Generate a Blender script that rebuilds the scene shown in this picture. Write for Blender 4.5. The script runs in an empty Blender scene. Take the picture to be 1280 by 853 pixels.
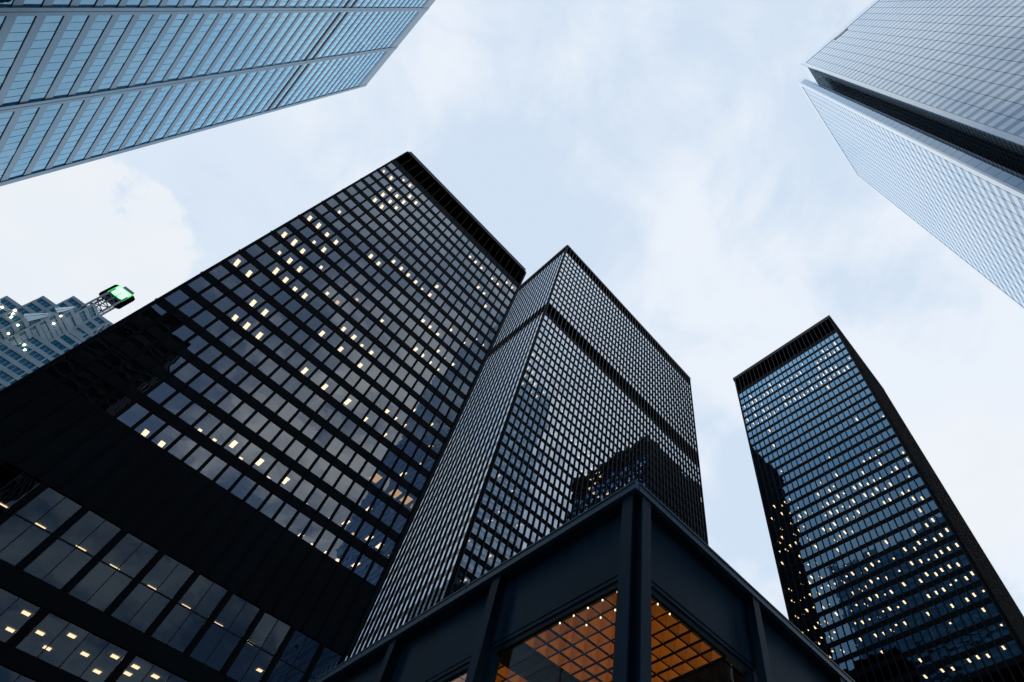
import bpy, math, random
from mathutils import Matrix, Vector
random.seed(7)
sc = bpy.context.scene
R = math.radians
CZ = 1.6                                   # eye height above the plaza; heights below are measured from the eye
# ------------------------------------------------------------------ camera
cam = bpy.data.cameras.new('camera')
cam.sensor_width = 36.0
cam.lens = 21.0256
cam.shift_x = -0.10531
cam.shift_y = 0.05180
cam.clip_start = 0.05
cam.clip_end = 20000
co = bpy.data.objects.new('camera', cam)
sc.collection.objects.link(co)
co.matrix_world = Matrix(((0.653687, -0.650397, -0.386881, 0), (-0.755619, -0.532839, -0.380949, 0),
                          (0.041623, 0.541356, -0.839762, CZ), (0, 0, 0, 1)))
sc.camera = co
# ------------------------------------------------------------------ sky, sun, exposure
SUN_AZ, SUN_EL = R(48), R(12)              # azimuth measured from +X towards +Y
w = bpy.data.worlds.new('World'); sc.world = w; w.use_nodes = True
nt = w.node_tree; nt.nodes.clear()
def N(tree, kind, **kw):
    n = tree.nodes.new(kind)
    for k, v in kw.items(): setattr(n, k, v)
    return n
def L(tree, a, b): tree.links.new(a, b)
def MATH(tree, op, a, b=None, c=None, clamp=False):
    n = N(tree, 'ShaderNodeMath', operation=op, use_clamp=clamp)
    for i, v in enumerate((a, b, c)):
        if v is None: continue
        if isinstance(v, (int, float)): n.inputs[i].default_value = v
        else: L(tree, v, n.inputs[i])
    return n.outputs[0]
def MIX(tree, f, a, b):
    n = N(tree, 'ShaderNodeMix', data_type='RGBA')
    for s, v in ((n.inputs[0], f), (n.inputs[6], a), (n.inputs[7], b)):
        if isinstance(v, (int, float)): s.default_value = v
        elif isinstance(v, tuple): s.default_value = (*v, 1)
        else: L(tree, v, s)
    return n.outputs[2]
sky = N(nt, 'ShaderNodeTexSky', sky_type='NISHITA', sun_disc=False)
sky.sun_elevation = SUN_EL; sky.sun_rotation = math.pi/2 - SUN_AZ
sky.air_density = 1.0; sky.dust_density = 1.0; sky.ozone_density = 2.0
tc = N(nt, 'ShaderNodeTexCoord')
sep = N(nt, 'ShaderNodeSeparateXYZ'); L(nt, tc.outputs['Generated'], sep.inputs[0])
zz = MATH(nt, 'ADD', MATH(nt, 'MAXIMUM', sep.outputs[2], 0.0), 0.18)
px = MATH(nt, 'DIVIDE', sep.outputs[0], zz); py = MATH(nt, 'DIVIDE', sep.outputs[1], zz)
cmb = N(nt, 'ShaderNodeCombineXYZ'); L(nt, px, cmb.inputs[0]); L(nt, py, cmb.inputs[1])
def noise(vec, scale, detail, rough, off=(0, 0, 0), dist=0.0, lac=2.0):
    m = N(nt, 'ShaderNodeMapping'); m.inputs['Location'].default_value = off; L(nt, vec, m.inputs[0])
    n = N(nt, 'ShaderNodeTexNoise'); n.inputs['Scale'].default_value = scale; n.inputs['Detail'].default_value = detail
    n.inputs['Roughness'].default_value = rough; n.inputs['Distortion'].default_value = dist
    n.inputs['Lacunarity'].default_value = lac
    L(nt, m.outputs[0], n.inputs['Vector']); return n.outputs[0]
def smooth(v, lo, hi, a=0.0, b=1.0):
    n = N(nt, 'ShaderNodeMapRange', interpolation_type='SMOOTHSTEP')
    L(nt, v, n.inputs[0])
    n.inputs[1].default_value = lo; n.inputs[2].default_value = hi
    n.inputs[3].default_value = a; n.inputs[4].default_value = b
    return n.outputs[0]
V = cmb.outputs[0]
n1 = noise(V, 1.7, 9, 0.56, (3.1, 1.7, 0), 0.35)
n2 = noise(V, 5.0, 7, 0.6, (0.4, 5.2, 2.0), 0.5)
# haze thins away from the low sun: the sky opposite it is bluer and more broken
toward = MATH(nt, 'ADD', MATH(nt, 'MULTIPLY', sep.outputs[0], 0.2), MATH(nt, 'MULTIPLY', sep.outputs[1], 0.98))
haze = smooth(toward, -0.72, -0.10)
cloudv = MATH(nt, 'ADD', MATH(nt, 'MULTIPLY', n1, 0.64), MATH(nt, 'MULTIPLY', n2, 0.36))
cloudv = MATH(nt, 'SUBTRACT', cloudv, MATH(nt, 'MULTIPLY', smooth(px, -1.0, -0.55, 1.0, 0.0), 0.045))
cloudv = MATH(nt, 'SUBTRACT', cloudv, MATH(nt, 'MULTIPLY', MATH(nt, 'SUBTRACT', 1.0, haze), 0.04))
cloudv = MATH(nt, 'ADD', cloudv, MATH(nt, 'MULTIPLY', haze, 0.02))
cl = smooth(cloudv, 0.43, 0.57)
# two cumulus banks with firm edges
def bank(cx, cy, r, ns, amp, edge):
    dx = MATH(nt, 'SUBTRACT', px, cx); dy = MATH(nt, 'SUBTRACT', py, cy)
    d = MATH(nt, 'SQRT', MATH(nt, 'ADD', MATH(nt, 'MULTIPLY', dx, dx), MATH(nt, 'MULTIPLY', dy, dy)))
    d = MATH(nt, 'ADD', d, MATH(nt, 'MULTIPLY', MATH(nt, 'SUBTRACT', noise(V, ns, 8, 0.62, (cx*3, cy*2, 4)), 0.5), amp))
    return smooth(d, r, r+edge, 1.0, 0.0)
b1 = bank(-0.31, 0.85, 0.165, 7.0, 0.30, 0.03)
b2 = bank(0.90, 0.02, 0.12, 5.0, 0.3, 0.09)
banks = MATH(nt, 'MAXIMUM', b1, MATH(nt, 'MULTIPLY', b2, 0.85))
skys = N(nt, 'ShaderNodeVectorMath', operation='MULTIPLY'); L(nt, sky.outputs[0], skys.inputs[0]); skys.inputs[1].default_value = (1.0, 1.25, 1.6)
thin = MIX(nt, MATH(nt, 'ADD', 0.15, MATH(nt, 'MULTIPLY', haze, 0.80)), skys.outputs[0], (6.7, 7.9, 9.4))
cloudc = MIX(nt, haze, (9.6, 9.7, 10.0), (8.9, 9.3, 9.95))
ring = MATH(nt, 'MULTIPLY', bank(-0.27, 0.74, 0.24, 3.0, 0.12, 0.12), 0.6)
cl = MATH(nt, 'MULTIPLY', cl, MATH(nt, 'SUBTRACT', 1.0, ring))
f = MATH(nt, 'MULTIPLY', cl, MATH(nt, 'ADD', 0.92, MATH(nt, 'MULTIPLY', haze, -0.17)))
c1 = MIX(nt, f, thin, cloudc)
c2 = MIX(nt, MATH(nt, 'MULTIPLY', banks, 0.75), c1, (8.8, 9.1, 9.4))
bg = N(nt, 'ShaderNodeBackground'); L(nt, c2, bg.inputs[0]); bg.inputs[1].default_value = 0.1
wo = N(nt, 'ShaderNodeOutputWorld'); L(nt, bg.outputs[0], wo.inputs[0])
sun = bpy.data.lights.new('sun', 'SUN'); sun.energy = 0.5; sun.angle = R(12); sun.color = (1.0, 0.93, 0.85)
so = bpy.data.objects.new('sun', sun); sc.collection.objects.link(so)
sd = Vector((math.cos(SUN_EL)*math.cos(SUN_AZ), math.cos(SUN_EL)*math.sin(SUN_AZ), math.sin(SUN_EL)))
so.rotation_euler = sd.to_track_quat('Z', 'Y').to_euler()
sc.view_settings.view_transform = 'Standard'; sc.view_settings.look = 'None'
sc.view_settings.exposure = 0.0; sc.view_settings.gamma = 1.0
try: sc.view_settings.use_curve_mapping = False
except Exception: pass
sc.render.engine = 'CYCLES'
sc.cycles.max_bounces = 7; sc.cycles.transparent_max_bounces = 12; sc.cycles.glossy_bounces = 4; sc.cycles.diffuse_bounces = 2

# ------------------------------------------------------------------ materials
def mat_base(name):
    m = bpy.data.materials.new(name); m.use_nodes = True
    t = m.node_tree; t.nodes.clear(); return m, t
def painted(name, col, rough=0.45, metal=0.0, spec=0.5, wear=0.25, scale=0.6, bump=0.0, streak=1.0):
    m, t = mat_base(name)
    o = N(t, 'ShaderNodeOutputMaterial'); b = N(t, 'ShaderNodeBsdfPrincipled')
    tcn = N(t, 'ShaderNodeTexCoord')
    n = N(t, 'ShaderNodeTexNoise'); n.inputs['Scale'].default_value = scale; n.inputs['Detail'].default_value = 6
    mp = N(t, 'ShaderNodeMapping'); mp.inputs['Scale'].default_value = (1, 1, streak); L(t, tcn.outputs['Object'], mp.inputs[0])
    L(t, mp.outputs[0], n.inputs['Vector'])
    r = N(t, 'ShaderNodeMapRange'); L(t, n.outputs[0], r.inputs[0])
    r.inputs[1].default_value = 0.3; r.inputs[2].default_value = 0.7
    r.inputs[3].default_value = 1-wear; r.inputs[4].default_value = 1+wear
    vm = N(t, 'ShaderNodeVectorMath', operation='SCALE'); vm.inputs[0].default_value = col; L(t, r.outputs[0], vm.inputs['Scale'])
    L(t, vm.outputs[0], b.inputs['Base Color'])
    b.inputs['Metallic'].default_value = metal; b.inputs['Specular IOR Level'].default_value = spec
    rr = N(t, 'ShaderNodeMapRange'); L(t, n.outputs[0], rr.inputs[0]); rr.inputs[3].default_value = rough-0.06; rr.inputs[4].default_value = rough+0.08
    L(t, rr.outputs[0], b.inputs['Roughness'])
    if bump:
        bp = N(t, 'ShaderNodeBump'); bp.inputs['Strength'].default_value = bump; bp.inputs['Distance'].default_value = 0.01
        n3 = N(t, 'ShaderNodeTexNoise'); n3.inputs['Scale'].default_value = 40; L(t, tcn.outputs['Object'], n3.inputs['Vector'])
        L(t, n3.outputs[0], bp.inputs['Height']); L(t, bp.outputs[0], b.inputs['Normal'])
    L(t, b.outputs[0], o.inputs[0]); return m
def glass(name, ior, tint, refl=(1, 1, 1), rough=0.0, gain=1.0, body=None, wav=0.0, wscale=0.5):
    """window glass: a fresnel mirror over a tinted see-through (or, for fritted panels, an opaque body)"""
    m, t = mat_base(name)
    o = N(t, 'ShaderNodeOutputMaterial'); mx = N(t, 'ShaderNodeMixShader')
    fr = N(t, 'ShaderNodeFresnel'); fr.inputs['IOR'].default_value = ior
    g = N(t, 'ShaderNodeBsdfGlossy'); g.inputs['Color'].default_value = (*refl, 1); g.inputs['Roughness'].default_value = rough
    if body is None:
        b = N(t, 'ShaderNodeBsdfTransparent'); b.inputs['Color'].default_value = (*tint, 1)
    else:
        b = N(t, 'ShaderNodeBsdfDiffuse'); b.inputs['Color'].default_value = (*body, 1)
    if wav:
        tcn = N(t, 'ShaderNodeTexCoord'); gm = N(t, 'ShaderNodeNewGeometry')
        n = N(t, 'ShaderNodeTexNoise'); n.inputs['Scale'].default_value = wscale; n.inputs['Detail'].default_value = 2
        L(t, gm.outputs['Position'], n.inputs['Vector'])
        bp = N(t, 'ShaderNodeBump'); bp.inputs['Strength'].default_value = 1.0; bp.inputs['Distance'].default_value = wav
        L(t, n.outputs[0], bp.inputs['Height']); L(t, bp.outputs[0], g.inputs['Normal']); L(t, bp.outputs[0], fr.inputs['Normal'])
    gb = N(t, 'ShaderNodeNewGeometry')
    ff = MATH(t, 'MULTIPLY', MATH(t, 'MULTIPLY', fr.outputs[0], gain, clamp=True), MATH(t, 'SUBTRACT', 1.0, gb.outputs['Backfacing']))
    L(t, ff, mx.inputs[0]); L(t, b.outputs[0], mx.inputs[1]); L(t, g.outputs[0], mx.inputs[2]); L(t, mx.outputs[0], o.inputs[0])
    return m
def lamp(name, col, strength):
    m, t = mat_base(name); o = N(t, 'ShaderNodeOutputMaterial'); e = N(t, 'ShaderNodeEmission')
    e.inputs[0].default_value = (*col, 1); e.inputs[1].default_value = strength; L(t, e.outputs[0], o.inputs[0]); return m

M = {}
M['black'] = painted('black_steel', (0.003, 0.0058, 0.0085), 0.55, spec=0.04, scale=0.15)
M['mullion'] = painted('black_steel_mullion', (0.004, 0.0095, 0.019), 0.42, spec=0.16, scale=0.3)
M['louver'] = painted('louver_black', (0.002, 0.002, 0.0025), 0.8, spec=0.0, scale=0.4)
M['room'] = painted('office_ceiling', (0.13, 0.13, 0.135), 0.9, spec=0.1, scale=0.05)
M['core'] = painted('core_wall', (0.03, 0.03, 0.033), 0.9, spec=0.1, scale=0.1)
M['gloss'] = glass('gloss_black_spandrel', 1.5, None, (0.8, 0.92, 1.0), rough=0.12, body=(0.006, 0.010, 0.016))
M['pav'] = painted('graphite_blue_steel', (0.0035, 0.019, 0.036), 0.5, spec=0.15, scale=3.0, wear=0.35, bump=0.25, streak=0.18)
M['pavcap'] = painted('graphite_blue_cap', (0.016, 0.052, 0.085), 0.4, spec=0.45, scale=1.2)
M['glass'] = glass('grey_window_glass', 1.95, (0.34, 0.33, 0.33), (0.86, 0.94, 1.0), gain=1.9, wav=0.012, wscale=0.35)
M['glass_mid'] = glass('silver_window_glass', 2.4, (0.30, 0.30, 0.31), (0.76, 0.88, 1.0), gain=2.7, wav=0.012, wscale=0.35)
M['glass_skytint'] = glass('sky_tinted_window_glass', 1.2, (0.34, 0.33, 0.32), (0.40, 0.76, 1.12), gain=15, wav=0.012, wscale=0.35)  # blue of the mirrored sky is put into the reflection tint
M['glass_tall'] = glass('dark_tinted_glass', 1.5, (0.30, 0.29, 0.28), (0.60, 0.82, 1.0), gain=1.3, wav=0.012, wscale=0.35)
M['glass_dark'] = glass('dark_glass_side', 1.3, (0.03, 0.03, 0.04), (0.7, 0.85, 1.0), gain=0.35)
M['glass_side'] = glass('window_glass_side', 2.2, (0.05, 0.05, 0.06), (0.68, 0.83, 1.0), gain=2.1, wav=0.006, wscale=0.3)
M['pavglass'] = glass('clear_glass', 1.45, (0.86, 0.88, 0.88), wav=0.0)
M['light'] = lamp('ceiling_fixture', (1.0, 0.77, 0.48), 15)
M['lightwarm'] = lamp('ceiling_fixture_warm', (1.0, 0.76, 0.46), 16)
M['lightdim'] = lamp('ceiling_fixture_dim', (1.0, 0.68, 0.36), 7)
M['glow'] = lamp('warm_ceiling_glow', (1.0, 0.62, 0.26), 5)
M['bulb'] = lamp('bulb', (1.0, 0.80, 0.50), 3)
M['coffer'] = painted('amber_coffer', (0.68, 0.30, 0.05), 0.5, spec=0.3, scale=3, wear=0.15)
M['steel'] = painted('stainless_cladding', (0.15, 0.245, 0.32), 0.28, metal=0.8, spec=0.5, scale=0.12, wear=0.14)
M['steelglass'] = glass('blue_window_glass', 1.6, None, (0.44, 0.74, 0.93), gain=3.3, body=(0.008, 0.05, 0.09), wav=0.01, wscale=0.4)
M['bar'] = painted('blue_grey_window_bar', (0.05, 0.10, 0.15), 0.5, spec=0.4)
M['gasket'] = painted('dark_groove', (0.015, 0.022, 0.028), 0.6, spec=0.2)
M['white'] = glass('white_fritted_panel', 2.2, None, (0.86, 0.94, 1.0), rough=0.04, gain=2.3, body=(0.11, 0.15, 0.19), wav=0.006, wscale=0.3)
M['fcpglass'] = glass('pale_blue_vision_glass', 2.2, None, (0.62, 0.81, 1.0), gain=1.8, body=(0.015, 0.04, 0.08), wav=0.012, wscale=0.35)
M['darkglass'] = glass('dark_notch_glass', 1.18, None, (0.8, 0.9, 1.0), rough=0.1, body=(0.010, 0.022, 0.035))
M['teal'] = painted('blue_grey_granite', (0.27, 0.36, 0.41), 0.6, spec=0.4, scale=0.3, wear=0.15)
M['tealglass'] = glass('teal_window_glass', 1.5, None, (0.7, 0.95, 1.0), body=(0.004, 0.11, 0.19), wav=0.02, wscale=0.4)
M['skylight'] = glass('sloped_skylight_glass', 1.8, None, (0.9, 0.98, 1.0), body=(0.38, 0.52, 0.56), rough=0.1, gain=1.4)
M['green'] = lamp('green_screen_edge', (0.02, 1.0, 0.15), 1.1)
M['screen'] = lamp('screen_lit', (0.62, 1.0, 0.74), 1.25)
M['red'] = painted('faded_red_sign', (0.6, 0.36, 0.42), 0.5)
M['whitep'] = painted('white_sign', (0.8, 0.78, 0.8), 0.5)
M['lattice'] = painted('grey_lattice_steel', (0.16, 0.19, 0.22), 0.5, metal=0.3)
M['paving'] = painted('granite_paving', (0.16, 0.16, 0.165), 0.75, scale=0.8, wear=0.2, bump=0.2)
M['asphalt'] = painted('asphalt', (0.05, 0.05, 0.052), 0.85, scale=0.2, bump=0.2)
M['beacon'] = lamp('red_beacon', (1.0, 0.05, 0.05), 1.0)

# ------------------------------------------------------------------ mesh helpers
C = sc.collection
BOXF = [(0, 3, 2, 1), (4, 5, 6, 7), (0, 1, 5, 4), (1, 2, 6, 5), (2, 3, 7, 6), (3, 0, 4, 7)]
class MB:
    def __init__(s): s.v = []; s.f = []
    def box(s, x0, x1, y0, y1, z0, z1):
        if x0 > x1: x0, x1 = x1, x0
        if y0 > y1: y0, y1 = y1, y0
        if z0 > z1: z0, z1 = z1, z0
        k = len(s.v)
        s.v += [(x0, y0, z0), (x1, y0, z0), (x1, y1, z0), (x0, y1, z0), (x0, y0, z1), (x1, y0, z1), (x1, y1, z1), (x0, y1, z1)]
        s.f += [tuple(k+i for i in f) for f in BOXF]; return s
    def tbox(s, x0, x1, yf, yb, z0, z1, ta, tb):
        """thin pane whose front face is tipped a hair about two axes"""
        k = len(s.v); hx = (x1-x0)/2; hz = (z1-z0)/2
        o = [ta*hx+tb*hz, -ta*hx+tb*hz, -ta*hx-tb*hz, ta*hx-tb*hz]
        c = [(x0, z0), (x1, z0), (x1, z1), (x0, z1)]
        s.v += [(a, yf-d, b) for (a, b), d in zip(c, o)] + [(a, yb, b) for a, b in c]
        s.f += [(k, k+1, k+2, k+3), (k+4, k+7, k+6, k+5), (k, k+4, k+5, k+1), (k+1, k+5, k+6, k+2), (k+2, k+6, k+7, k+3), (k+3, k+7, k+4, k)]
        return s
    def prism(s, pts, z0, z1):
        k = len(s.v); n = len(pts)
        s.v += [(p[0], p[1], z0) for p in pts] + [(p[0], p[1], z1) for p in pts]
        s.f += [tuple(k+i for i in reversed(range(n))), tuple(k+n+i for i in range(n))]
        s.f += [(k+i, k+(i+1) % n, k+n+(i+1) % n, k+n+i) for i in range(n)]; return s
    def bar(s, a, b, r):
        a = Vector(a); b = Vector(b); d = (b-a).normalized()
        u = d.orthogonal().normalized()*r; v = d.cross(u).normalized()*r; k = len(s.v)
        s.v += [tuple(p+q) for p in (a, b) for q in (u+v, v-u, -u-v, u-v)]
        s.f += [tuple(k+i for i in f) for f in BOXF]; return s
    def rot(s, th, ox, oy):
        c, n = math.cos(th), math.sin(th)
        s.v = [(ox+x*c-y*n, oy+x*n+y*c, z) for x, y, z in s.v]; return s
    def mesh(s, name, m):
        me = bpy.data.meshes.new(name); me.from_pydata(s.v, [], s.f); me.materials.append(m); me.update(); return me
def link(name, data, parent=None, loc=(0, 0, 0), rotz=0.0, stuff=False, tilt=None):
    o = bpy.data.objects.new(name, data); C.objects.link(o)
    o.parent = parent; o.location = loc
    o.rotation_euler = (tilt[0] if tilt else 0, 0, rotz + (tilt[1] if tilt else 0))
    if stuff: o['kind'] = 'stuff'
    return o
def thing(name, label, cat, loc=(0, 0, 0), group=None):
    o = bpy.data.objects.new(name, None); C.objects.link(o); o.location = loc; o.empty_display_size = 2
    o['label'] = label; o['category'] = cat
    if group: o['group'] = group
    return o
class Face:
    """a facade frame: x runs along the wall, -y points out of it"""
    def __init__(s, root, ox, oy, th):
        s.r = root; s.o = (ox-root.location.x, oy-root.location.y); s.th = th; s.zb = -root.location.z
    def build(s, name, mb, m, parent=None, stuff=False):
        mb.rot(s.th, *s.o); mb.v = [(x, y, z+CZ+s.zb) for x, y, z in mb.v]
        return link(name, mb.mesh(name, m), parent or s.r, stuff=stuff)
    def put(s, name, me, x, y, z, tilt=None, parent=None):
        c, n = math.cos(s.th), math.sin(s.th)
        return link(name, me, parent or s.r, (s.o[0]+x*c-y*n, s.o[1]+x*n+y*c, z+CZ+s.zb), s.th, tilt=tilt)
rt = lambda a=0.005: (random.gauss(0, a), random.gauss(0, a))

# ------------------------------------------------------------------ black steel curtain-wall towers
def i_mullion(z0, z1, w=0.17, d=0.24):
    """rolled I section: outer flange, web, inner flange"""
    b = MB(); b.box(-w/2, w/2, -d-0.035, -d, z0, z1); b.box(-0.035, 0.035, -d, 0.0, z0, z1); b.box(-w/2, w/2, 0.0, 0.05, z0, z1)
    return b
def tower_face(face, nb, bay, c0, zrows, gw, gh, ztop, zbot, bands, part_panes=0, louver_split=True,
               mull_d=0.24, mull_w=0.17, glassm='glass', skip=None, tilt=0.0055, mull_parts=True, span_parts=True, rec=0.08, spm='black', spy=0.02, mullm='mullion'):
    """zrows: centres of window rows (top to bottom); bands: (z0,z1) louvered storeys"""
    width = nb*bay + 2*c0
    mm = i_mullion(zbot, ztop-0.5, mull_w, mull_d).mesh('mullion', M[mullm])
    xs = [c0+bay*i for i in range(nb+1)]
    if mull_parts:
        for x in xs: face.put('mullion', mm, x, 0, 0)
    else:
        b = MB()
        for x in xs:
            q = i_mullion(zbot, ztop-0.5, mull_w, mull_d); q.v = [(a+x, c, e) for a, c, e in q.v]
            k = len(b.v); b.v += q.v; b.f += [tuple(k+i for i in f) for f in q.f]
        face.build('mullion', b, M['mullion'], stuff=True)
    # panes, nearest (lowest) rows first as single parts
    pm = MB().tbox(-gw/2, gw/2, 0, 0.03, -gh/2, gh/2, 0, 0).mesh('window_pane', M[glassm])
    rest = MB(); cnt = 0
    for zc in reversed(zrows):
        for i in range(nb):
            if skip and skip(i, zc): continue
            x = c0+bay*(i+0.5)
            if cnt < part_panes:
                face.put('window_pane', pm, x, rec, zc, tilt=(random.gauss(0, tilt), random.gauss(0, tilt))); cnt += 1
            else:
                rest.tbox(x-gw/2, x+gw/2, rec, rec+0.03, zc-gh/2, zc+gh/2, random.gauss(0, tilt), random.gauss(0, tilt))
    if rest.v: face.build('window_pane', rest, M[glassm], stuff=True)
    # solid storey bands between the rows: spandrel plates
    edges = sorted([(z-gh/2, z+gh/2) for z in zrows] + list(bands), reverse=True)
    zt = ztop; allsp = MB()
    for lo, hi in edges + [(zbot, zbot)]:
        if zt-hi > 0.05:
            (q := allsp if not span_parts else MB()).box(0, width, spy, 0.16, hi, zt)
            if span_parts: face.build('spandrel', q, M[spm])
        zt = lo
    if allsp.v: face.build('spandrel', allsp, M[spm], stuff=True)
    # jambs between panes
    j = MB()
    jw = bay-gw
    for lo, hi in edges:
        if (lo, hi) in bands: continue
        for x in xs: j.box(x-jw/2, x+jw/2, 0.05, 0.15, lo, hi)
    face.build('window_jamb', j, M['black'], stuff=True)
    for lo, hi in bands:
        if mull_parts:
            b = MB(); z = lo
            while z < hi-0.1: b.box(-bay/2+0.1, bay/2-0.1, 0.12, 0.30, z, z+0.05); z += 0.26
            b.box(-bay/2+0.1, bay/2-0.1, 0.34, 0.38, lo, hi)
            lm = b.mesh('louver', M['louver'])
            for i in range(nb): face.put('louver', lm, c0+bay*(i+0.5), 0, 0)
        else:
            face.build('louver', MB().box(0.1, width-0.1, 0.2, 0.3, lo, hi), M['louver'], stuff=True)
    return xs
def corner(root, x0, x1, y0, y1, zb, zt):
    link('corner_column', MB().box(x0, x1, y0, y1, zb, zt).mesh('corner_column', M['black']), root)
def floors(root, x0, x1, y0, y1, zlist, inset=0.35, core=7.0, zt=None):
    b = MB()
    for z in zlist: b.box(x0+inset, x1-inset, y0+inset, y1-inset, z+CZ, z+CZ+0.25)
    link('floor_slab', b.mesh('floor_slab', M['room']), root, stuff=True)
    link('core', MB().box(x0+core, x1-core, y0+core, y1-core, 0, zt).mesh('core', M['core']), root)

# ===== left tower (near, closest to the camera of the three) =====
BAY = 1.525
LX, LY, LW, LD = -13.2, 52.7, 22*BAY, 24*BAY
T1 = thing('office_tower', 'big black steel tower filling the left half, rows of large grey windows', 'skyscraper', (0, 0, 0))
rows1 = [116.55-3.6*r for r in range(22)]
gh1, gw1 = 2.42, 1.21
z_tw = [(29.12, 31.95), (26.05, 29.03)]
f1 = Face(T1, LX, LY, 0)
tower_face(f1, 22, BAY, 0.0, rows1, gw1, gh1, 127.5, 32.1, [(120.0, 126.3)], part_panes=300, mull_w=0.13, mull_d=0.13, mullm='black')
# side that others mirror
f1b = Face(T1, LX+LW, LY, R(90))
tower_face(f1b, 24, BAY, 0.0, rows1, gw1, gh1, 127.5, 32.1, [(120.0, 126.3)], mull_parts=False, span_parts=False, glassm='glass_side')
link('wall', MB().box(LX, LX+0.3, LY+0.2, LY+LD, 0, 127.5+CZ).mesh('wall', M['black']), T1)
link('wall', MB().box(LX, LX+LW, LY+LD, LY+LD+0.3, 0, 127.5+CZ).mesh('wall', M['black']), T1)
link('roof', MB().box(LX+0.2, LX+LW-0.2, LY+0.2, LY+LD, 127.0+CZ, 127.45+CZ).mesh('roof', M['black']), T1)
# roof edge with clipped corners
p = 0.34
link('roof_edge', MB().prism([(LX-0.05, LY+0.4), (LX+0.35, LY-p), (LX+LW-0.35, LY-p), (LX+LW+0.05, LY+0.4)], 126.3+CZ, 127.6+CZ).mesh('roof_edge', M['mullion']), T1)
corner(T1, LX-0.12, LX+0.16, LY-0.1, LY+0.5, 0, 126.3+CZ)
corner(T1, LX+LW-0.16, LX+LW+0.12, LY-0.1, LY+0.5, 0, 126.3+CZ)
floors(T1, LX, LX+LW, LY, LY+LD, [z+gh1/2+0.12 for z in rows1]+[32.25, 24.85, 17.2, 9.5], zt=124)
bk = MB().box(-0.05, 0.05, -0.14, 0.0, -0.12, 0.12).mesh('edge_bracket', M['lattice'])
for k in range(11): link('edge_bracket', bk, T1, (LX-0.10, LY-0.1, 46+7.2*k+CZ))
# mechanical belt: flat plates with fine upright ribs
be = MB().box(0, LW, 0.0, 0.15, 32.1, 39.7)
f1.build('mechanical_belt', be, M['black'])
rb = i_mullion(32.2, 39.0, 0.1, 0.08).mesh('belt_rib', M['black'])
for i in range(23): f1.put('belt_rib', rb, BAY*i, -0.0, 0)
# tall windows in pairs
thk = [0.76+3.05*k for k in range(-1, 12)]
pa = {}
def tall(face, xa, xb, za, zb, name='tall_window_pane'):
    key = (round(xb-xa, 2), round(zb-za, 2))
    if key not in pa: pa[key] = MB().box(-(xb-xa)/2, (xb-xa)/2, 0, 0.03, -(zb-za)/2, (zb-za)/2).mesh(name, M['glass_tall'])
    face.put(name, pa[key], (xa+xb)/2, 0.12, (za+zb)/2, tilt=rt(0.0025))
def storey(z0, z1, zs, pitch, div, first, wid, halfw):
    """one tall storey: piers every pitch, thin bars between"""
    x = first
    while x < LW-0.3:
        a = max(x+halfw, 0.15); b = min(x+pitch-halfw, LW-0.15)
        if b-a > 0.6:
            n = max(1, round((b-a)/(pitch-2*halfw)*div)); st = (b-a)/n
            for i in range(n):
                for za, zb in zs: tall(f1, a+i*st+0.03, a+(i+1)*st-0.03, za, zb)
            fr = MB()
            for i in range(1, n): fr.box(a+i*st-0.035, a+i*st+0.035, 0.06, 0.16, z0, z1)
            for k in range(len(zs)-1): fr.box(a, b, 0.07, 0.165, zs[k+1][1]-0.005, zs[k][0]+0.005)
            if fr.v: f1.build('window_bar', fr, M['mullion'])
        pr = MB(); pr.box(x-halfw, x+halfw, 0.0, 0.2, z0, z1); pr.box(x-0.07, x+0.07, -0.16, 0.0, z0, z1)
        if x+halfw > 0.05: f1.build('pier', pr, M['black'])
        x += pitch
storey(26.05, 31.95, z_tw, 3.05, 2, 0.76-3.05, 2.55, 0.25)
f1.build('spandrel', MB().box(0, LW, 0.0, 0.2, 31.95, 32.1), M['black'])
f1.build('spandrel', MB().box(0, LW, -0.02, 0.2, 24.6, 26.05), M['black'])
storey(21.85, 24.6, [(21.85, 24.6)], 6.1, 4, 0.76-6.1+0.0+6.1*0.0+0.0+ (12.2-0.0-12.2), 5.5, 0.29)
f1.build('spandrel', MB().box(0, LW, -0.02, 0.2, 20.75, 21.85), M['black'])
storey(15.0, 20.75, [(18.0, 20.75), (15.0, 17.93)], 6.1, 4, 0.76-6.1, 5.5, 0.29)
f1.build('spandrel', MB().box(0, LW, -0.02, 0.2, 12.0, 15.0), M['black'])
storey(0-CZ, 12.0, [(0-CZ, 12.0)], 9.15, 3, 0.4, 5, 0.45)
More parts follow.
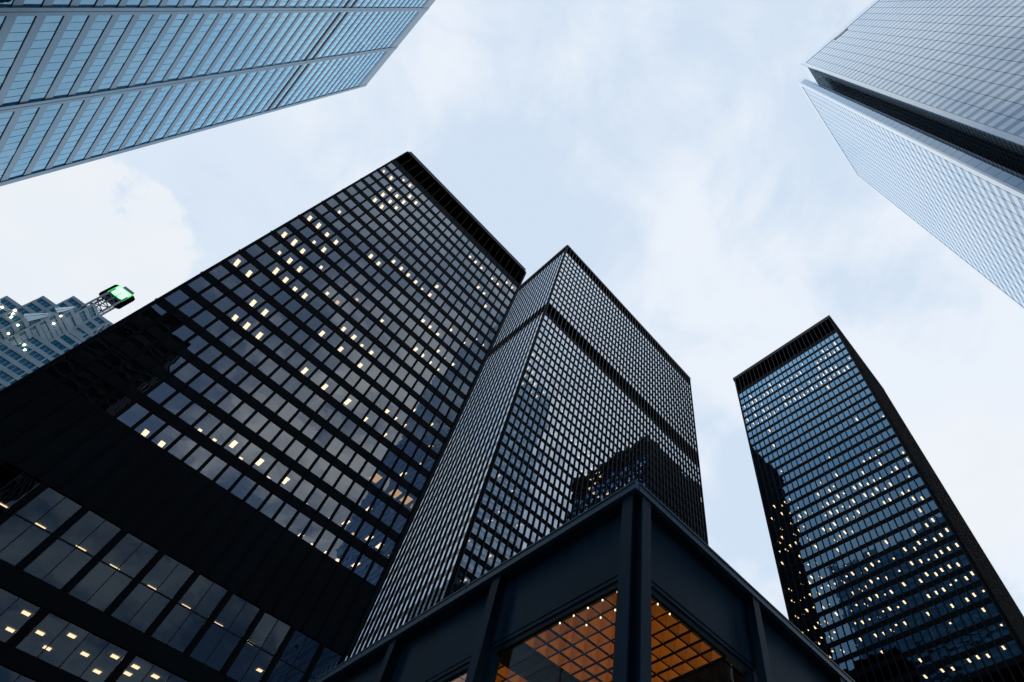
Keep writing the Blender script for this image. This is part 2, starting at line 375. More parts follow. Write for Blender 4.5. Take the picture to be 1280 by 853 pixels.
# lights seen through the glass: (row, column, metres behind the glass)
LT = [(0,2,1.0),(0,3,1.0),(0,20,1.3),(0,21,1.2),(1,0,.9),(1,1,1.0),(1,4,1.0),(1,5,1.1),(1,14,1.3),(1,15,1.2),(1,16,1.3),(1,18,1.3),(1,19,1.3),(2,2,1.0),(2,3,1.1),(2,4,1.0),(3,2,1.1),(3,3,1.1),(3,4,1.2),(3,17,1.3),(3,18,1.4),(4,2,1.1),(4,3,1.1),(4,19,1.3),(6,13,1.3),(7,1,1.2),(7,8,1.4),(7,9,1.4),(7,10,1.4),(7,11,1.4),(7,12,1.4),(7,13,1.4),(7,20,1.8),(7,21,1.7),(8,6,1.3),(8,7,1.4),(8,17,1.6),(8,19,1.8),(9,0,1.3),(9,1,1.2),(9,2,1.5),(9,3,1.4),(9,14,1.6),(9,15,1.6),(9,16,1.7),(10,2,1.4),(10,3,1.4),(10,17,1.7),(10,18,2.0),(10,19,1.7),(11,0,1.4),(11,1,1.2),(11,2,1.5),(11,4,1.4),(11,8,1.9),(11,11,1.5),(11,15,1.6),(11,16,1.7),(11,17,1.8),(11,18,1.9),(12,1,1.5),(12,2,1.5),(12,3,1.5),(12,6,1.5),(12,7,1.8),(13,2,1.4),(13,3,1.6),(13,4,1.9),(13,5,1.6),(13,9,1.8),(13,10,1.7),(13,11,1.8),(13,12,1.9),(14,0,1.4),(14,1,1.6),(14,8,1.7),(14,10,1.8),(14,12,1.9),(14,18,2.1),(14,20,2.1),(15,3,1.7),(15,4,1.7),(15,16,2.1),(15,17,2.2),(15,18,2.1),(15,21,2.1),(16,3,2.0),(16,4,1.8),(16,5,1.8),(16,9,1.8),(16,11,1.9),(16,13,1.5),(16,15,2.1),(16,17,2.2),(16,21,2.2),(20,7,3.0),(20,8,3.0),(20,9,1.9),(20,10,3.1),(20,11,1.9),(20,12,3.2),(20,13,2.0),(20,15,3.3),(20,17,3.2),(20,18,2.1),(20,19,3.3),(20,20,2.0),(20,21,2.1),(21,5,3.0),(21,6,3.1),(21,16,3.3),(21,17,3.4),(21,18,3.5),(21,19,3.5),(21,20,2.2),
      (18,18,1.6),(18,20,1.7),(18,21,1.5),(17,20,2.0),(19,19,2.6)]
DIM = {(18,18),(18,20),(18,21),(20,19),(15,21),(11,8),(12,7),(10,18)}
lm = MB().box(-0.21, 0.21, -0.55, 0.55, -0.03, 0.0).mesh('ceiling_light', M['light'])
lmd = MB().box(-0.21, 0.21, -0.55, 0.55, -0.03, 0.0).mesh('ceiling_light', M['lightdim'])
lit_ceiling_me = MB().box(-0.5, 0.5, -0.7, 0.7, -0.03, 0.0).mesh('ceiling_light', M['glow'])  # glowing panel: warm light of a lit ceiling put into emission, not a fixture
lms = MB().box(-0.17, 0.17, -0.25, 0.25, -0.03, 0.0).mesh('ceiling_light', M['light'])
for r, c, d in LT:
    x = BAY*(c+0.5)+random.uniform(-0.12, 0.12) - 0.12
    small = (r == 20 and c in (7, 8, 10, 12, 15, 17, 19)) or random.random() < 0.12
    f1.put('ceiling_light', lit_ceiling_me if r == 18 else lmd if (r, c) in DIM else (lms if small else lm), x, d, rows1[r]+gh1/2+0.11)
lw = MB().box(-0.4, 0.4, -0.11, 0.11, -0.03, 0.0).mesh('ceiling_light', M['light'])
lb = MB().box(-0.25, 0.25, -0.22, 0.22, -0.03, 0.0).mesh('ceiling_light', M['light'])
for x, y, k in [(-4.89,58.27,lw),(-4.89,61.76,lw),(-4.8,64.4,lb),(-1.67,58.3,lw),(1.26,61.6,lb),(1.31,64.4,lw),(1.13,58.33,lw),(4.4,58.33,lw),(7.52,61.64,lb),(7.49,58.34,lw),(10.59,58.35,lw),(13.6,61.7,lb),(13.72,64.6,lw),(13.83,58.5,lw),(16.73,61.7,lb),(-7.78,58.27,lw)]:
    f1.put('ceiling_light', k, x-LX, y-LY, 32.2)
for x, y in [(-.98,54.81),(-.98,57.79),(.56,56.38),(2.16,54.82),(1.62,57.9),(3.72,56.34),(5.27,54.8),(5.27,57.85),(6.84,54.79),(6.88,56.18),(8.37,54.79)]:
    f1.put('ceiling_light', lb, x-LX, y-LY, 24.8)

# ===== middle tower =====
MX, MY = 36.84, 69.0; MC = 0.35; MW = 48*BAY+2*MC; MDp = 24*BAY+2*MC
T2 = thing('office_tower', 'black tower in the middle seen on its corner, dark louvered band across it', 'skyscraper')
rows2 = [205.2-3.70*r for r in range(12)] + [153.5-3.56*r for r in range(40)]
f2 = Face(T2, MX, MY, 0)
tower_face(f2, 48, BAY, MC, rows2, 1.08, 2.45, 212.9, 12.0, [(207.5, 211.9), (156.8, 162.4)], part_panes=300, mull_w=0.2, mull_d=0.2, tilt=0.006, glassm='glass_mid')
f2b = Face(T2, MX, MY+MDp, R(-90))
tower_face(f2b, 24, BAY, MC, rows2, 1.38, 2.2, 212.9, 12.0, [(207.5, 211.9), (156.8, 162.4)], mull_w=0.12, mull_d=0.16, rec=0.03, spm='gloss', spy=0.035, span_parts=False, glassm='glass_side', tilt=0.002)
for x in (MX, MX+MW):
    for y in (MY, MY+MDp): corner(T2, x-0.06 if x == MX else x-0.5, x+0.5 if x == MX else x+0.06, y-0.06 if y == MY else y-0.5, y+0.5 if y == MY else y+0.06, 0, 212.0+CZ)
link('wall', MB().box(MX+MW-0.3, MX+MW, MY+0.5, MY+MDp, 0, 212+CZ).mesh('wall', M['black']), T2)
link('wall', MB().box(MX+0.3, MX+MW-0.3, MY+MDp-0.3, MY+MDp, 0, 212+CZ).mesh('wall', M['black']), T2)
rf = MB().prism([(MX-0.3, MY+0.1), (MX+0.1, MY-0.3), (MX+MW-0.1, MY-0.3), (MX+MW+0.3, MY+0.1), (MX+MW+0.3, MY+MDp), (MX-0.3, MY+MDp)], 211.9+CZ, 213.0+CZ)
link('roof_edge', rf.mesh('roof_edge', M['mullion']), T2)
link('podium_wall', MB().box(MX+0.8, MX+MW-0.8, MY+0.8, MY+MDp-0.8, 0, 12+CZ).mesh('podium_wall', M['core']), T2)
floors(T2, MX, MX+MW, MY, MY+MDp, [z+1.35 for z in rows2], zt=205)
ls2 = MB().box(-0.25, 0.25, -0.5, 0.5, -0.03, 0).mesh('ceiling_light', M['lightwarm'])
def l2(r, c, d=1.2, m=None): f2.put('ceiling_light', m or ls2, MC+BAY*(c+0.5)+random.uniform(-.2, .2), d, rows2[r]+1.22+0.1)
for r, cs in {17: (1, 2), 18: (0, 1, 2, 5), 19: (1, 0, 3, 6, 7), 20: (0, 1, 7, 8), 21: (0, 1, 2, 4, 9, 10), 22: (0, 2, 3, 11, 14), 23: (13, 15, 16, 12), 24: (8, 14, 17, 18, 19), 25: (15, 16, 17, 18, 21), 26: (17, 18, 19, 20, 24), 27: (19, 20, 21, 22, 23, 26), 28: (21, 23, 24, 25, 28), 29: (22, 24, 27, 30), 30: (25, 28, 31), 31: (1, 4, 26, 29), 33: (6, 3, 10, 24), 34: (2, 8), 36: (0, 3), 37: (4, 9), 38: (1, 14), 41: (0, 2), 42: (5, 3), 44: (1, 2), 46: (0, 4)}.items():
    for c in cs: l2(r, c, 1.0+0.4*random.random())

# ===== right tower =====
RX = 107.6; RY0, RY1 = 9.56, 48.48; RC = 0.39; RDp = 24*BAY+2*RC
T3 = thing('office_tower', 'black tower at the lower right with a louvered crown, many small lit windows', 'skyscraper')
rows3 = [174.9-3.74*r for r in range(31)] + [50.5-3.74*r for r in range(10)]
f3 = Face(T3, RX, RY1, R(-90))
tower_face(f3, 25, BAY, RC, rows3, 1.2, 2.6, 187.6, 12.0, [(178.4, 185.9), (54.0, 60.2)], part_panes=300, mull_w=0.15, mull_d=0.16, tilt=0.004, glassm='glass_skytint')
f3b = Face(T3, RX, RY0, 0)
tower_face(f3b, 24, BAY, RC, rows3, 1.2, 2.6, 187.6, 12.0, [(178.4, 185.9), (54.0, 60.2)], mull_w=0.17, mull_d=0.24, span_parts=False, glassm='black', tilt=0.0, rec=0.08, spy=0.03, mullm='black')
for x in (RX, RX+RDp):
    for y in (RY0, RY1): corner(T3, x-0.05 if x == RX else x-0.5, x+0.5 if x == RX else x+0.05, y-0.05 if y == RY0 else y-0.5, y+0.5 if y == RY0 else y+0.05, 0, 186.6+CZ)
link('wall', MB().box(RX+0.5, RX+RDp, RY1-0.3, RY1, 0, 187+CZ).mesh('wall', M['black']), T3)
link('wall', MB().box(RX+RDp-0.3, RX+RDp, RY0+0.3, RY1-0.3, 0, 187+CZ).mesh('wall', M['black']), T3)
link('roof_edge', MB().box(RX-0.3, RX+RDp+0.3, RY0-0.3, RY1+0.3, 186.0+CZ, 187.65+CZ).mesh('roof_edge', M['mullion']), T3)
link('podium_wall', MB().box(RX+0.8, RX+RDp-0.8, RY0+0.8, RY1-0.8, 0, 12+CZ).mesh('podium_wall', M['core']), T3)
floors(T3, RX, RX+RDp, RY0, RY1, [z+1.42 for z in rows3], zt=180)
P3 = [0, .18, .88, .1, .42, .8, .12, .05, .06, .03, .12, .03, .25, .04, .12, .35, .4, .65, .5, .55, .45, .3, .5, .8, .8, .85, .85, .6, .3, .15, .5]
l3 = MB().box(-0.17, 0.17, -0.6, 0.6, -0.03, 0).mesh('ceiling_light', M['lightwarm'])
l3s = MB().box(-0.16, 0.16, -0.25, 0.25, -0.03, 0).mesh('ceiling_light', M['lightwarm'])
for r, pr in enumerate(P3):
    st = random.random() < 0.5
    for c in range(25):
        q = pr*(1.25 if (c % 9) < 6 else 0.55)
        if random.random() < q:
            small = random.random() < 0.3
            f3.put('ceiling_light', l3s if small else l3, RC+BAY*(c+0.5)+random.uniform(-.15, .15), random.choice((0.9, 1.1, 1.6)) if r < 12 else random.choice((1.3, 1.9, 2.4)), rows3[r]+1.3+0.1)

# ===== pavilion (near, bottom) =====
PX, PY = 7.2, 6.31
P = thing('pavilion', 'low dark blue steel pavilion at the bottom with an amber coffered ceiling', 'building')
XW, YW = 7.61, 6.66                        # wall planes
NB = 5; PIT = 4.6
XE = PX+0.45+NB*PIT; YE = PY+0.45+NB*PIT
def pp(name, mb, m, parent=P):
    mb.v = [(x, y, z+CZ) for x, y, z in mb.v]; return link(name, mb.mesh(name, m), parent)
# roof edge: fascia strip with a small cap, in lengths with a joint
def strip(axis, a, b):
    g = 0.012
    mb = MB()
    if axis == 'y':
        mb.prism([(PX, a+g), (PX+0.12, a+g), (PX+0.12, b-g), (PX, b-g)], 10.77, 10.98); mb.box(PX-0.025, PX+0.14, a+g, b-g, 10.98, 11.03)
    else:
        mb.prism([(a+g, PY), (b-g, PY), (b-g, PY+0.12), (a+g, PY+0.12)], 10.77, 10.98); mb.box(a+g, b-g, PY-0.025, PY+0.14, 10.98, 11.03)
    pp('fascia', mb, M['pavcap'])
ys = [PY, PY+6.2, PY+13.0, YE]; xs = [PX+0.12, PX+7.9, PX+15.5, XE]
for i in range(3): strip('y', ys[i], ys[i+1]); strip('x', xs[i], xs[i+1])
pp('roof', MB().box(PX+0.14, XE, PY+0.14, YE, 10.74, 10.95), M['pav'])
colY = [6.66+PIT*i for i in range(1, NB+1)]; colX = [7.65+PIT*i for i in range(1, NB+1)]
colY[0] = 11.30; colX[0] = 12.27
colY = [colY[0]+4.55*i for i in range(NB)]; colX = [colX[0]+4.6*i for i in range(NB)]
def icol_left(y):
    b = MB(); b.box(7.29, 7.325, y-0.155, y+0.155, -CZ, 10.765); b.box(7.325, XW-0.005, y-0.02, y+0.02, -CZ, 10.765); return b
def icol_right(x):
    b = MB(); b.box(x-0.155, x+0.155, 6.345, 6.38, -CZ, 10.765); b.box(x-0.02, x+0.02, 6.38, YW-0.005, -CZ, 10.765); return b
for y in [6.66]+colY: pp('column', icol_left(y), M['pav'])
for x in [7.65]+colX: pp('column', icol_right(x), M['pav'])
pp('corner_post', MB().box(7.60, 7.93, 6.60, 6.93, -CZ, 10.74), M['pav'])
def opening(axis, a, b, visible):
    """one bay between columns: steel panel above a recessed frame and a sheet of glass"""
    def bx(mb, s0, s1, d0, d1, z0, z1):
        if axis == 'y': mb.box(XW+d0, XW+d1, s0, s1, z0, z1)
        else: mb.box(s0, s1, YW+d0, YW+d1, z0, z1)
        return mb
    pp('wall_panel', bx(MB(), a, b, 0.0, 0.10, 8.86, 10.735), M['pav'])
    fr = MB()
    bx(fr, a, b, 0.02, 0.20, 8.74, 8.855); bx(fr, a, b, 0.06, 0.24, 8.63, 8.738)
    for s, t in ((a, a+0.13), (b-0.13, b)):
        bx(fr, s, t, 0.03, 0.20, -CZ, 8.738)
    bx(fr, a+0.13, a+0.24, 0.07, 0.22, -CZ, 8.628); bx(fr, b-0.24, b-0.13, 0.07, 0.22, -CZ, 8.628)
    wf = pp('window_frame', fr, M['pav'])
    pp('window_pane', bx(MB(), a+0.24, b-0.24, 0.14, 0.152, -CZ, 8.628), M['pavglass'], wf)
prev = 6.95
for i, y in enumerate(colY): opening('y', prev, y-0.021, i < 2); prev = y+0.021
prev = 7.95
for i, x in enumerate(colX): opening('x', prev, x-0.021, i < 2); prev = x+0.021
pp('wall', MB().box(XE-0.2, XE, YW, YE, -CZ, 10.7), M['pav']); pp('wall', MB().box(XW, XE-0.2, YE-0.2, YE, -CZ, 10.7), M['pav'])
# coffered ceiling fields between dark beams
M['beam'] = painted('dark_beam', (0.006, 0.006, 0.007), 0.8, spec=0.05)
pp('ceiling_board', MB().box(XW+0.26, XE-0.3, YW+0.26, YE-0.3, 8.98, 9.02), M['core'])
SX, SY = 0.425, 0.4355
def coffer_mesh():
    a, b = SX/2-0.009, SY/2-0.009; h = 0.30; t = 0.02
    v = [(-a, -b, 0), (a, -b, 0), (a, b, 0), (-a, b, 0), (-t, -t, h), (t, -t, h), (t, t, h), (-t, t, h)]
    f = [(0, 4, 5, 1), (1, 5, 6, 2), (2, 6, 7, 3), (3, 7, 4, 0), (4, 7, 6, 5)]
    me = bpy.data.meshes.new('coffer'); me.from_pydata(v, [], f); me.materials.append(M['coffer']); me.update(); return me
cme = coffer_mesh()
bulbm = MB().prism([(0.016*math.cos(k*math.pi/4), 0.016*math.sin(k*math.pi/4)) for k in range(8)], -0.035, 0.0).mesh('bulb', M['bulb'])
XB, YB = 7.745, 6.80
PXF, PYF = 4.45, 4.45
def field(ix, iy):
    ox, oy = XB+PXF*ix, YB+PYF*iy
    for i in range(8):
        for j in range(8):
            gx = 0.02 if i >= 4 else -0.0; gy = 0.02 if j >= 4 else 0.0
            link('coffer', cme, P, (ox+SX*(i+0.5)+gx, oy+SY*(j+0.5)+gy, 8.62+CZ))
    g = MB()
    for i in range(9): g.box(ox+SX*i-0.008, ox+SX*i+(0.026 if i == 4 else 0.008), oy, oy+8*SY, 8.585, 8.66)
    pp('ceiling_grid', g, M['beam'])
    g = MB()
    for i in range(9): g.box(ox, ox+8*SX, oy+SY*i-0.008, oy+SY*i+(0.026 if i == 4 else 0.008), 8.588, 8.655)
    pp('ceiling_grid', g, M['beam'])
    if ix == 0 and iy == 0:
        for i, j in [(0,1),(0,2),(0,3),(0,4),(0,5),(1,2),(1,3),(1,4),(1,1),(2,0),(1,0),(3,0)]:
            link('bulb', bulbm, P, (ox+SX*i+0.035, oy+SY*j+0.035, 8.585+CZ))
for ix, iy in ((0, 0), (0, 1), (1, 0), (1, 1)): field(ix, iy)
bm = MB()
for k in range(5):
    bm.box(XB+8*SX+0.02+PXF*k, XB+PXF*(k+1)-0.02, YW+0.26, YE-0.3, 8.55, 8.97)
pp('ceiling_beam', bm, M['beam'])
bm = MB()
for k in range(5):
    for q in range(5): bm.box(XB+PXF*q, XB+8*SX+PXF*q, YB+8*SY+0.02+PYF*k, YB+PYF*(k+1)-0.02, 8.55, 8.97)
pp('ceiling_beam', bm, M['beam'])
pp('floor', MB().box(XW, XE-0.2, YW, YE-0.2, -CZ, -CZ+0.05), M['paving'])
# added unseen point lights that brighten the coffers from below, no fixtures modelled
for x, y, z, e in ((8.9, 8.0, 5.3, 150), (13.6, 8.2, 4.6, 150), (9.1, 13.4, 4.6, 170), (12.5, 12.0, 3.6, 160)):
    ld = bpy.data.lights.new('coffer_fill_light', 'POINT'); ld.energy = e*0.85; ld.color = (1.0, 0.64, 0.30); ld.shadow_soft_size = 0.2
    lo = bpy.data.objects.new('coffer_fill_light', ld); lo.location = (x, y, z+CZ); C.objects.link(lo)

# ===== upper left tower: stainless frame and blue glass =====
UX = -46.0; UY1 = 87.05
T5 = thing('office_tower', 'tower at the upper left with pale steel frame and long rows of blue windows', 'skyscraper')
UH = 224.0; pit = 3.905; z00 = 76.87
cols = [53.5-16.3*2, 53.5-16.3, 53.5, 69.8]
f5 = Face(T5, UX, cols[0]-0.65, R(90))
X = lambda y: y-(cols[0]-0.65)
Wd = X(UY1)
spans = [(X(cols[0])+0.62, X(cols[1])-0.62), (X(cols[1])+0.62, X(cols[2])-0.62), (X(cols[2])+0.62, X(cols[3])-0.62), (X(cols[3])+0.62, X(UY1)-1.0)]
for y in cols:
    cv = MB().box(X(y)-0.60, X(y)-0.05, -0.16, 0.3, -CZ, UH-0.2).box(X(y)+0.05, X(y)+0.60, -0.16, 0.3, -CZ, UH-0.2).box(X(y)-0.05, X(y)+0.05, -0.08, 0.2, -CZ, UH-0.2)
    f5.build('column_cover', cv, M['steel'])
f5.build('column_cover', MB().box(X(UY1)-0.95, X(UY1), -0.10, 0.3, -CZ, UH), M['steel'])
kmin = -18; kmax = int((UH-z00-4)//pit)
cntp = 0; rest = MB(); wing = 2.50
pms = {}
div = MB()
for k in range(kmin, kmax):
    z0 = z00+pit*k; mech = k in (21, 22)
    if z0 < 6: continue
    for (a, b) in spans:
        n = 11; st = (b-a)/n
        for i in range(n):
            xa, xb = a+i*st+0.03, a+(i+1)*st-0.03
            vis = z0 > 66 and i >= 0
            if vis and a > 30 and cntp < 300:
                key = round(st, 3)
                if key not in pms: pms[key] = MB().box(-(st-0.06)/2, (st-0.06)/2, 0, 0.04, -wing/2, wing/2).mesh('window_pane', M['steelglass'])
                f5.put('window_pane', pms[key], (xa+xb)/2, 0.08, z0+wing/2, tilt=rt(0.006)); cntp += 1
            else:
                rest.tbox(xa, xb, 0.08, 0.12, z0, z0+wing, random.gauss(0, .006), random.gauss(0, .006))
            if i: div.box(a+i*st-0.028, a+i*st+0.028, 0.066, 0.25, z0, z0+wing)
        if mech: f5.build('louver', MB().box(a, b, 0.02, 0.079, z0+1.55, z0+wing), M['gasket'])
f5.build('window_pane', rest, M['steelglass'], stuff=True)
f5.build('window_bar', div, M['bar'], stuff=True)
for k in range(kmin, kmax+1):
    z0 = z00+pit*k
    if z0 < 6: continue
    zb = z0+wing-pit
    sp = MB()
    for (a, b) in spans:
        sp.box(a-0.01, b+0.01, 0.0, 0.30, zb+0.07, z0-0.05)
        sp.box(a, b, 0.07, 0.28, zb, zb+0.07); sp.box(a, b, 0.06, 0.28, z0-0.05, z0)
    f5.build('spandrel', sp, M['steel'])
f5.build('parapet', MB().box(0, Wd, -0.05, 0.4, z00+pit*kmax+wing-0.2-wing+0.2, UH), M['steel'])
link('body', MB().box(-82, UX-0.25-0.4, cols[0]-0.6, UY1, 0, UH-1+CZ).mesh('body', M['steel']), T5)
link('wall', MB().box(-82, UX-0.3, UY1-0.02, UY1+0.05, 0, UH+CZ).mesh('wall', M['steel']), T5)

# ===== upper right tower: white glass with notched corner =====
H = 300.0
T6 = thing('office_tower', 'white glass tower at the upper right with a dark notch cut into its corner', 'skyscraper')
AX, AY = .1954*H, -.1229*H; BX, BY = .2126*H, -.1067*H; IX, IY = .2275*H, -.1161*H
FX, FY = .3837*H, -104.5
fp = 3.93; nf = 74
inner = [(AX+0.3, AY-0.3), (IX+0.3, AY-0.3), (IX+0.3, IY-0.3), (BX+0.3, IY-0.3), (BX+0.3, BY-0.3), (FX-0.3, BY-0.3), (FX-0.3, FY+0.3), (AX+0.3, FY+0.3)]
link('body', MB().prism([(x, y) for x, y in reversed(inner)], 0, H-2+CZ).mesh('body', M['white']), T6)
def fcp(face, width, lead, tail, pitch, dark_lo, light, split=0.42):
    z = H-6.0
    k = 0
    while z > 20:
        g = MB().box(lead, width-tail, 0.06, 0.2, z-fp*split, z)
        face.build('window_band', g, M['fcpglass'])
        s = MB().box(lead, width-tail, 0.04, 0.2, z-fp, z-fp*split-0.04)
        face.build('spandrel', s, M['white'])
        z -= fp; k += 1
    mm = MB().box(-0.045, 0.045, 0.025, 0.1, 10, H-6).mesh('mullion', M['bar'])
    x = lead
    while x < width-tail+0.1:
        face.put('mullion', mm, x, 0, 0); x += pitch
    for a, b in ((0.0, lead-0.08), (width-tail+0.08, width)):
        face.build('corner_panel', MB().box(a, b, -0.02, 0.25, 0, H-6.05), M['white'])
    face.build('parapet', MB().box(0, width, -0.03, 0.2, H-6, H), M['white'])
f6 = Face(T6, AX, AY, R(-90)); fcp(f6, AY-FY, 1.25, 0.4, 3.02, 0, 0)
f7 = Face(T6, FX, BY, R(180)); fcp(f7, FX-BX, 1.2, 1.6, 3.02, 0, 0)
# notch walls: dark glazing with a fine grid
f8 = Face(T6, IX, AY, R(180)); wn = IX-AX
f8.build('notch_glazing', MB().box(0, wn-0.05, 0.05, 0.25, 0, H-13), M['darkglass'])
g = MB(); z = 30
while z < H-14: g.box(0, wn-0.05, 0.0, 0.06, z, z+0.12); z += fp/2
for i in range(1, 7): g.box(wn*i/7-0.04, wn*i/7+0.04, -0.02, 0.05, 20, H-13.1)
f8.build('notch_grid', g, M['gasket'])
f9 = Face(T6, BX, BY, R(-90)); wr = BY-IY
z = H-6; 
while z > 30: f9.build('return_pane', MB().box(0.45, wr-0.25, 0.0, 0.2, z-fp+0.12, z), M['fcpglass']); z -= fp
f9.build('corner_panel', MB().box(0, 0.42, -0.03, 0.2, 0, H), M['white'])
f9.build('corner_panel', MB().box(wr-0.22, wr, -0.03, 0.2, 0, H), M['white'])
f9.build('backing', MB().box(0.4, wr-0.2, 0.1, 0.22, 0, H-6), M['gasket']); f9.build('parapet', MB().box(0.42, wr-0.22, -0.03, 0.2, H-6, H), M['white'])
f8.build('parapet', MB().box(0, wn-0.05, 0.0, 0.25, H-13, H), M['white'])
# pale sign with red ends near the top
f6.build('sign_panel', MB().box(15.6, 19.2, -0.12, -0.035, 291.0, 293.6), M['whitep'])
f6.build('sign_mark', MB().box(14.4, 15.5, -0.12, -0.035, 291.2, 293.4).box(19.3, 20.3, -0.12, -0.035, 291.2, 293.4), M['red'])

# ===== far teal stepped tower with mast and screen =====
TY = 230.0
T7 = thing('office_tower', 'far teal and grey stepped tower peeping out behind the left black tower', 'skyscraper')
fl = 4.2
def seg_face(face, length, ztop, zlo, n, lights=0):
    """granite wall with ribbon windows recessed per storey"""
    z = ztop-1.6
    hw = 0.5*(length-1.0)/n-0.10
    pm = MB().box(-hw, hw, 0, 0.1, -1.25, 1.25).mesh('window_pane', M['tealglass'])
    k = 0
    while z > zlo:
        for i in range(n):
            face.put('window_pane', pm, 0.5+(length-1.0)*(i+0.5)/n, -0.02, z-1.15, tilt=rt(0.012))
        sp = MB().box(0, length, -0.3, 0.0, z-fl, z-2.42)
        for q in [0.25] + [0.5+(length-1.0)*i/n for i in range(3, n-1, 3)] + [length-0.25]: sp.box(q-0.22, q+0.22, -0.28, 0.0, z-2.42, z+0.04)
        face.build('spandrel', sp, M['teal'])
        z -= fl; k += 1
    face.build('spandrel', MB().box(0, length, -0.3, 0.0, ztop-1.55, ztop), M['teal'])
def mass(pts, ztop, zlo=150):
    """prism with facades on the edges that face the plaza"""
    link('body', MB().prism([(x, y) for x, y in pts], 0, ztop+CZ).mesh('body', M['teal']), T7)
    n = len(pts)
    for i in range(n):
        a = Vector(pts[i]); b = Vector(pts[(i+1) % n]); d = b-a; nrm = Vector((d.y, -d.x))
        mid = (a+b)/2
        if nrm.dot(-mid) > 0 and d.length > 1.5:
            seg_face(Face(T7, a.x, a.y, math.atan2(d.y, d.x)), d.length, ztop, zlo, max(1, round(d.length/1.6)))
def chamfer_mass(x0, y0, step, x1, ztop):
    # left edge x0, front diagonal to (x0+step, y0+step), then along +x
    mass([(x0, y0), (x0+step, y0+step), (x1, y0+step), (x1, y0+40), (x0, y0+40)], ztop)
chamfer_mass(-68.0, 228.75, 3.5, -60.5, 210.1)
chamfer_mass(-69.4, 227.2, 4.9, -50, 200.3)
chamfer_mass(-70.35, 226.0, 5.8, -50, 193.9)
chamfer_mass(-73.05, 224.0, 4.5, -50, 182.7)
chamfer_mass(-76.2, 221.0, 4.5, -50, 171.5)
mass([(-76.0, 236), (-58, 236), (-58, 262), (-76.0, 262)], 213.5)
mass([(-81.0, 236.5), (-76.1, 236.5), (-76.1, 262), (-81.0, 262)], 205.5)
mass([(-86.5, 237), (-81.1, 237), (-81.1, 262), (-86.5, 262)], 196.5)
mass([(-96, 237.5), (-86.6, 237.5), (-86.6, 262), (-96, 262)], 188.5)
def terrace(p, n):
    """sloped greenhouse roof: n strips of glass between bars, over a curb"""
    p = [Vector(q) for q in p]
    for i in range(n):
        t0, t1 = (i+0.1)/n, (i+0.9)/n
        a, b = p[0].lerp(p[3], t0), p[1].lerp(p[2], t0); c, d = p[1].lerp(p[2], t1), p[0].lerp(p[3], t1)
        off = Vector((0.1, 0.25, -0.1)); v = [tuple(q+Vector((0, 0, CZ))) for q in (a, b, c, d)] + [tuple(q+off+Vector((0, 0, CZ))) for q in (a, b, c, d)]
        me = bpy.data.meshes.new('skylight'); me.from_pydata(v, [], [(0, 1, 2, 3), (7, 6, 5, 4), (0, 4, 5, 1), (1, 5, 6, 2), (2, 6, 7, 3), (3, 7, 4, 0)])
        me.materials.append(M['skylight']); link('skylight', me, T7)
terrace([(-73.6, 230, 185.2), (-71.7, 230, 193.8), (-72.5, 233, 199.8), (-77.2, 233, 191.2)], 3)
terrace([(-71.3, 230, 197.3), (-70.2, 230, 202.2), (-71.0, 232.5, 207.5), (-74.2, 232.5, 200.6)], 2)
tl = MB().box(-0.22, 0.22, -0.1, 0.1, -0.3, 0.3).mesh('office_light', M['light'])
for q, (x, y, z) in enumerate([(-85.8, 236.4, 192), (-83.5, 236.4, 190.9), (-80.6, 235.9, 192.5), (-79.8, 235.9, 190.8), (-79.0, 235.9, 189.2), (-68.9, 226.9, 194.3), (-68.0, 227.8, 190.5), (-75.0, 221.8, 168), (-73.6, 223.2, 163.6), (-72.0, 224.6, 178.9), (-71.2, 225.4, 174.6), (-66.5, 228.1, 176.5), (-65.0, 228.1, 175.0), (-70.1, 226.5, 170.2)]):
    link('office_light', tl, T7, (x, y, z+CZ))
S = thing('roof_sign', 'lit green and white screen on a lattice mast above the far teal tower', 'sign', (-67.2, 232.3, 211+CZ))
def ss(name, mb, m, parent=None):
    r = S.location; mb.v = [(x-r.x, y-r.y, z+CZ-r.z) for x, y, z in mb.v]; return link(name, mb.mesh(name, m), parent or S)
for (x, y) in ((-70.0, 232.3), (-65.0, 232.3), (-65.0, 236), (-70.0, 236)):
    ss('mast_leg', MB().bar((x, y, 208), (x, y, 226), 0.3), M['lattice'])
br = MB()
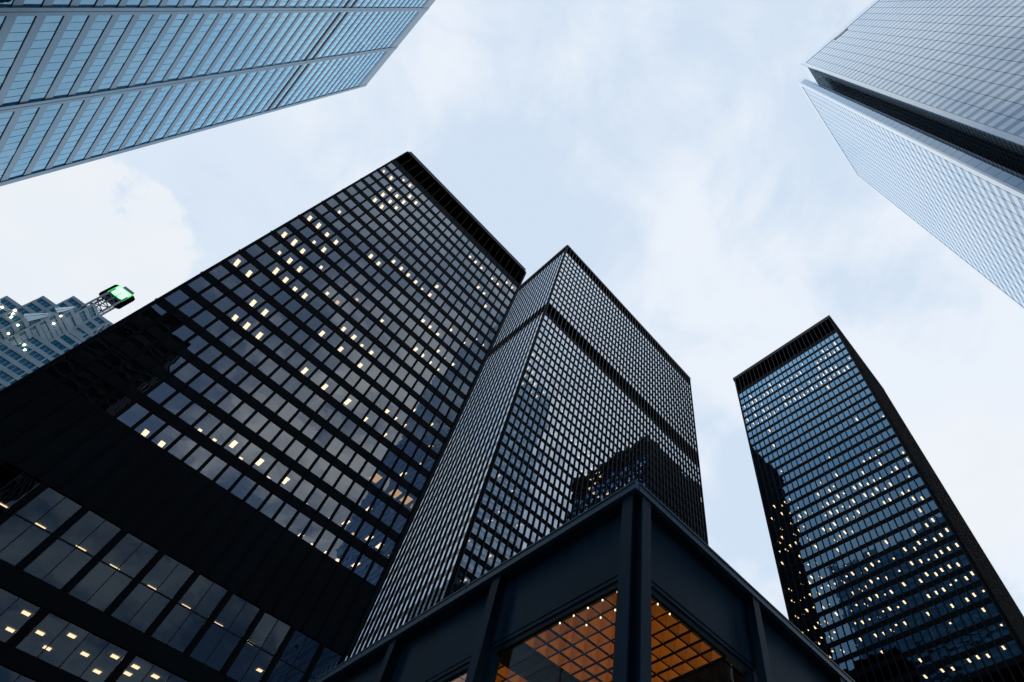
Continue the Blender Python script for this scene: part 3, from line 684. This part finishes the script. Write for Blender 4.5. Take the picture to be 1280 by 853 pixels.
for k in range(5):
    z = 209+3.4*k
    br.bar((-70, 232.3, z), (-65, 232.3, z+3.4), 0.16); br.bar((-65, 232.3, z), (-70, 232.3, z+3.4), 0.16); br.bar((-70, 232.3, z), (-65, 232.3, z), 0.16)
    br.bar((-65, 232.3, z), (-65, 236, z+3.4), 0.16); br.bar((-67.5, 232.3, z), (-67.5, 232.3, z+3.4), 0.2)
ss('mast_brace', br, M['lattice'])
sbx = ss('sign_box', MB().prism([(-71.0, 232.6), (-64.2, 232.6), (-63.2, 233.6), (-63.2, 234.8), (-64.2, 235.6), (-71.0, 235.6), (-72.0, 234.8), (-72.0, 233.6)], 220.8, 229.2), M['louver'])
ss('screen_edge', MB().box(-70.6, -64.6, 232.25, 232.55, 222.6, 229.0), M['green'], sbx)
ss('screen', MB().box(-70.2, -65.0, 232.1, 232.24, 223.1, 228.6), M['screen'], sbx)
ss('sign_roof', MB().prism([(-69.5, 233.5), (-65.5, 233.5), (-65.5, 238), (-69.5, 238)], 229.2, 231.8), M['lattice'])

# ===== buildings behind the viewer, seen only mirrored in the black towers' glass =====
def block(label, x0, x1, y0, y1, h, m='black'):
    t = thing('office_block', label, 'office building', ((x0+x1)/2, (y0+y1)/2, 0))
    r = t.location
    link('body', MB().box(x0-r.x, x1-r.x, y0-r.y, y1-r.y, 0, h).mesh('body', M[m]), t)
    b = MB(); z = 6
    while z < h-4: b.box(x0-0.25-r.x, x1+0.25-r.x, y0-0.25-r.y, y1+0.25-r.y, z, z+1.2); z += 3.9
    link('spandrel', b.mesh('spandrel', M['mullion']), t)
    link('roof', MB().box(x0-0.4-r.x, x1+0.4-r.x, y0-0.4-r.y, y1+0.4-r.y, h, h+1.0).mesh('roof', M['mullion']), t)
block('wide dark office block behind the viewer, mirrored in the left tower', -82, -27, -108, -78, 180)
# ===== ground =====
def ground(name, mb, m):
    o = link(name, mb.mesh(name, m)); o['kind'] = 'structure'; return o
ground('ground', MB().box(-4000, 4000, -4000, 4000, -0.6, -0.2), M['asphalt'])
ground('plaza', MB().box(-30, 150, -25, 125, -0.196, 0.0), M['paving'])
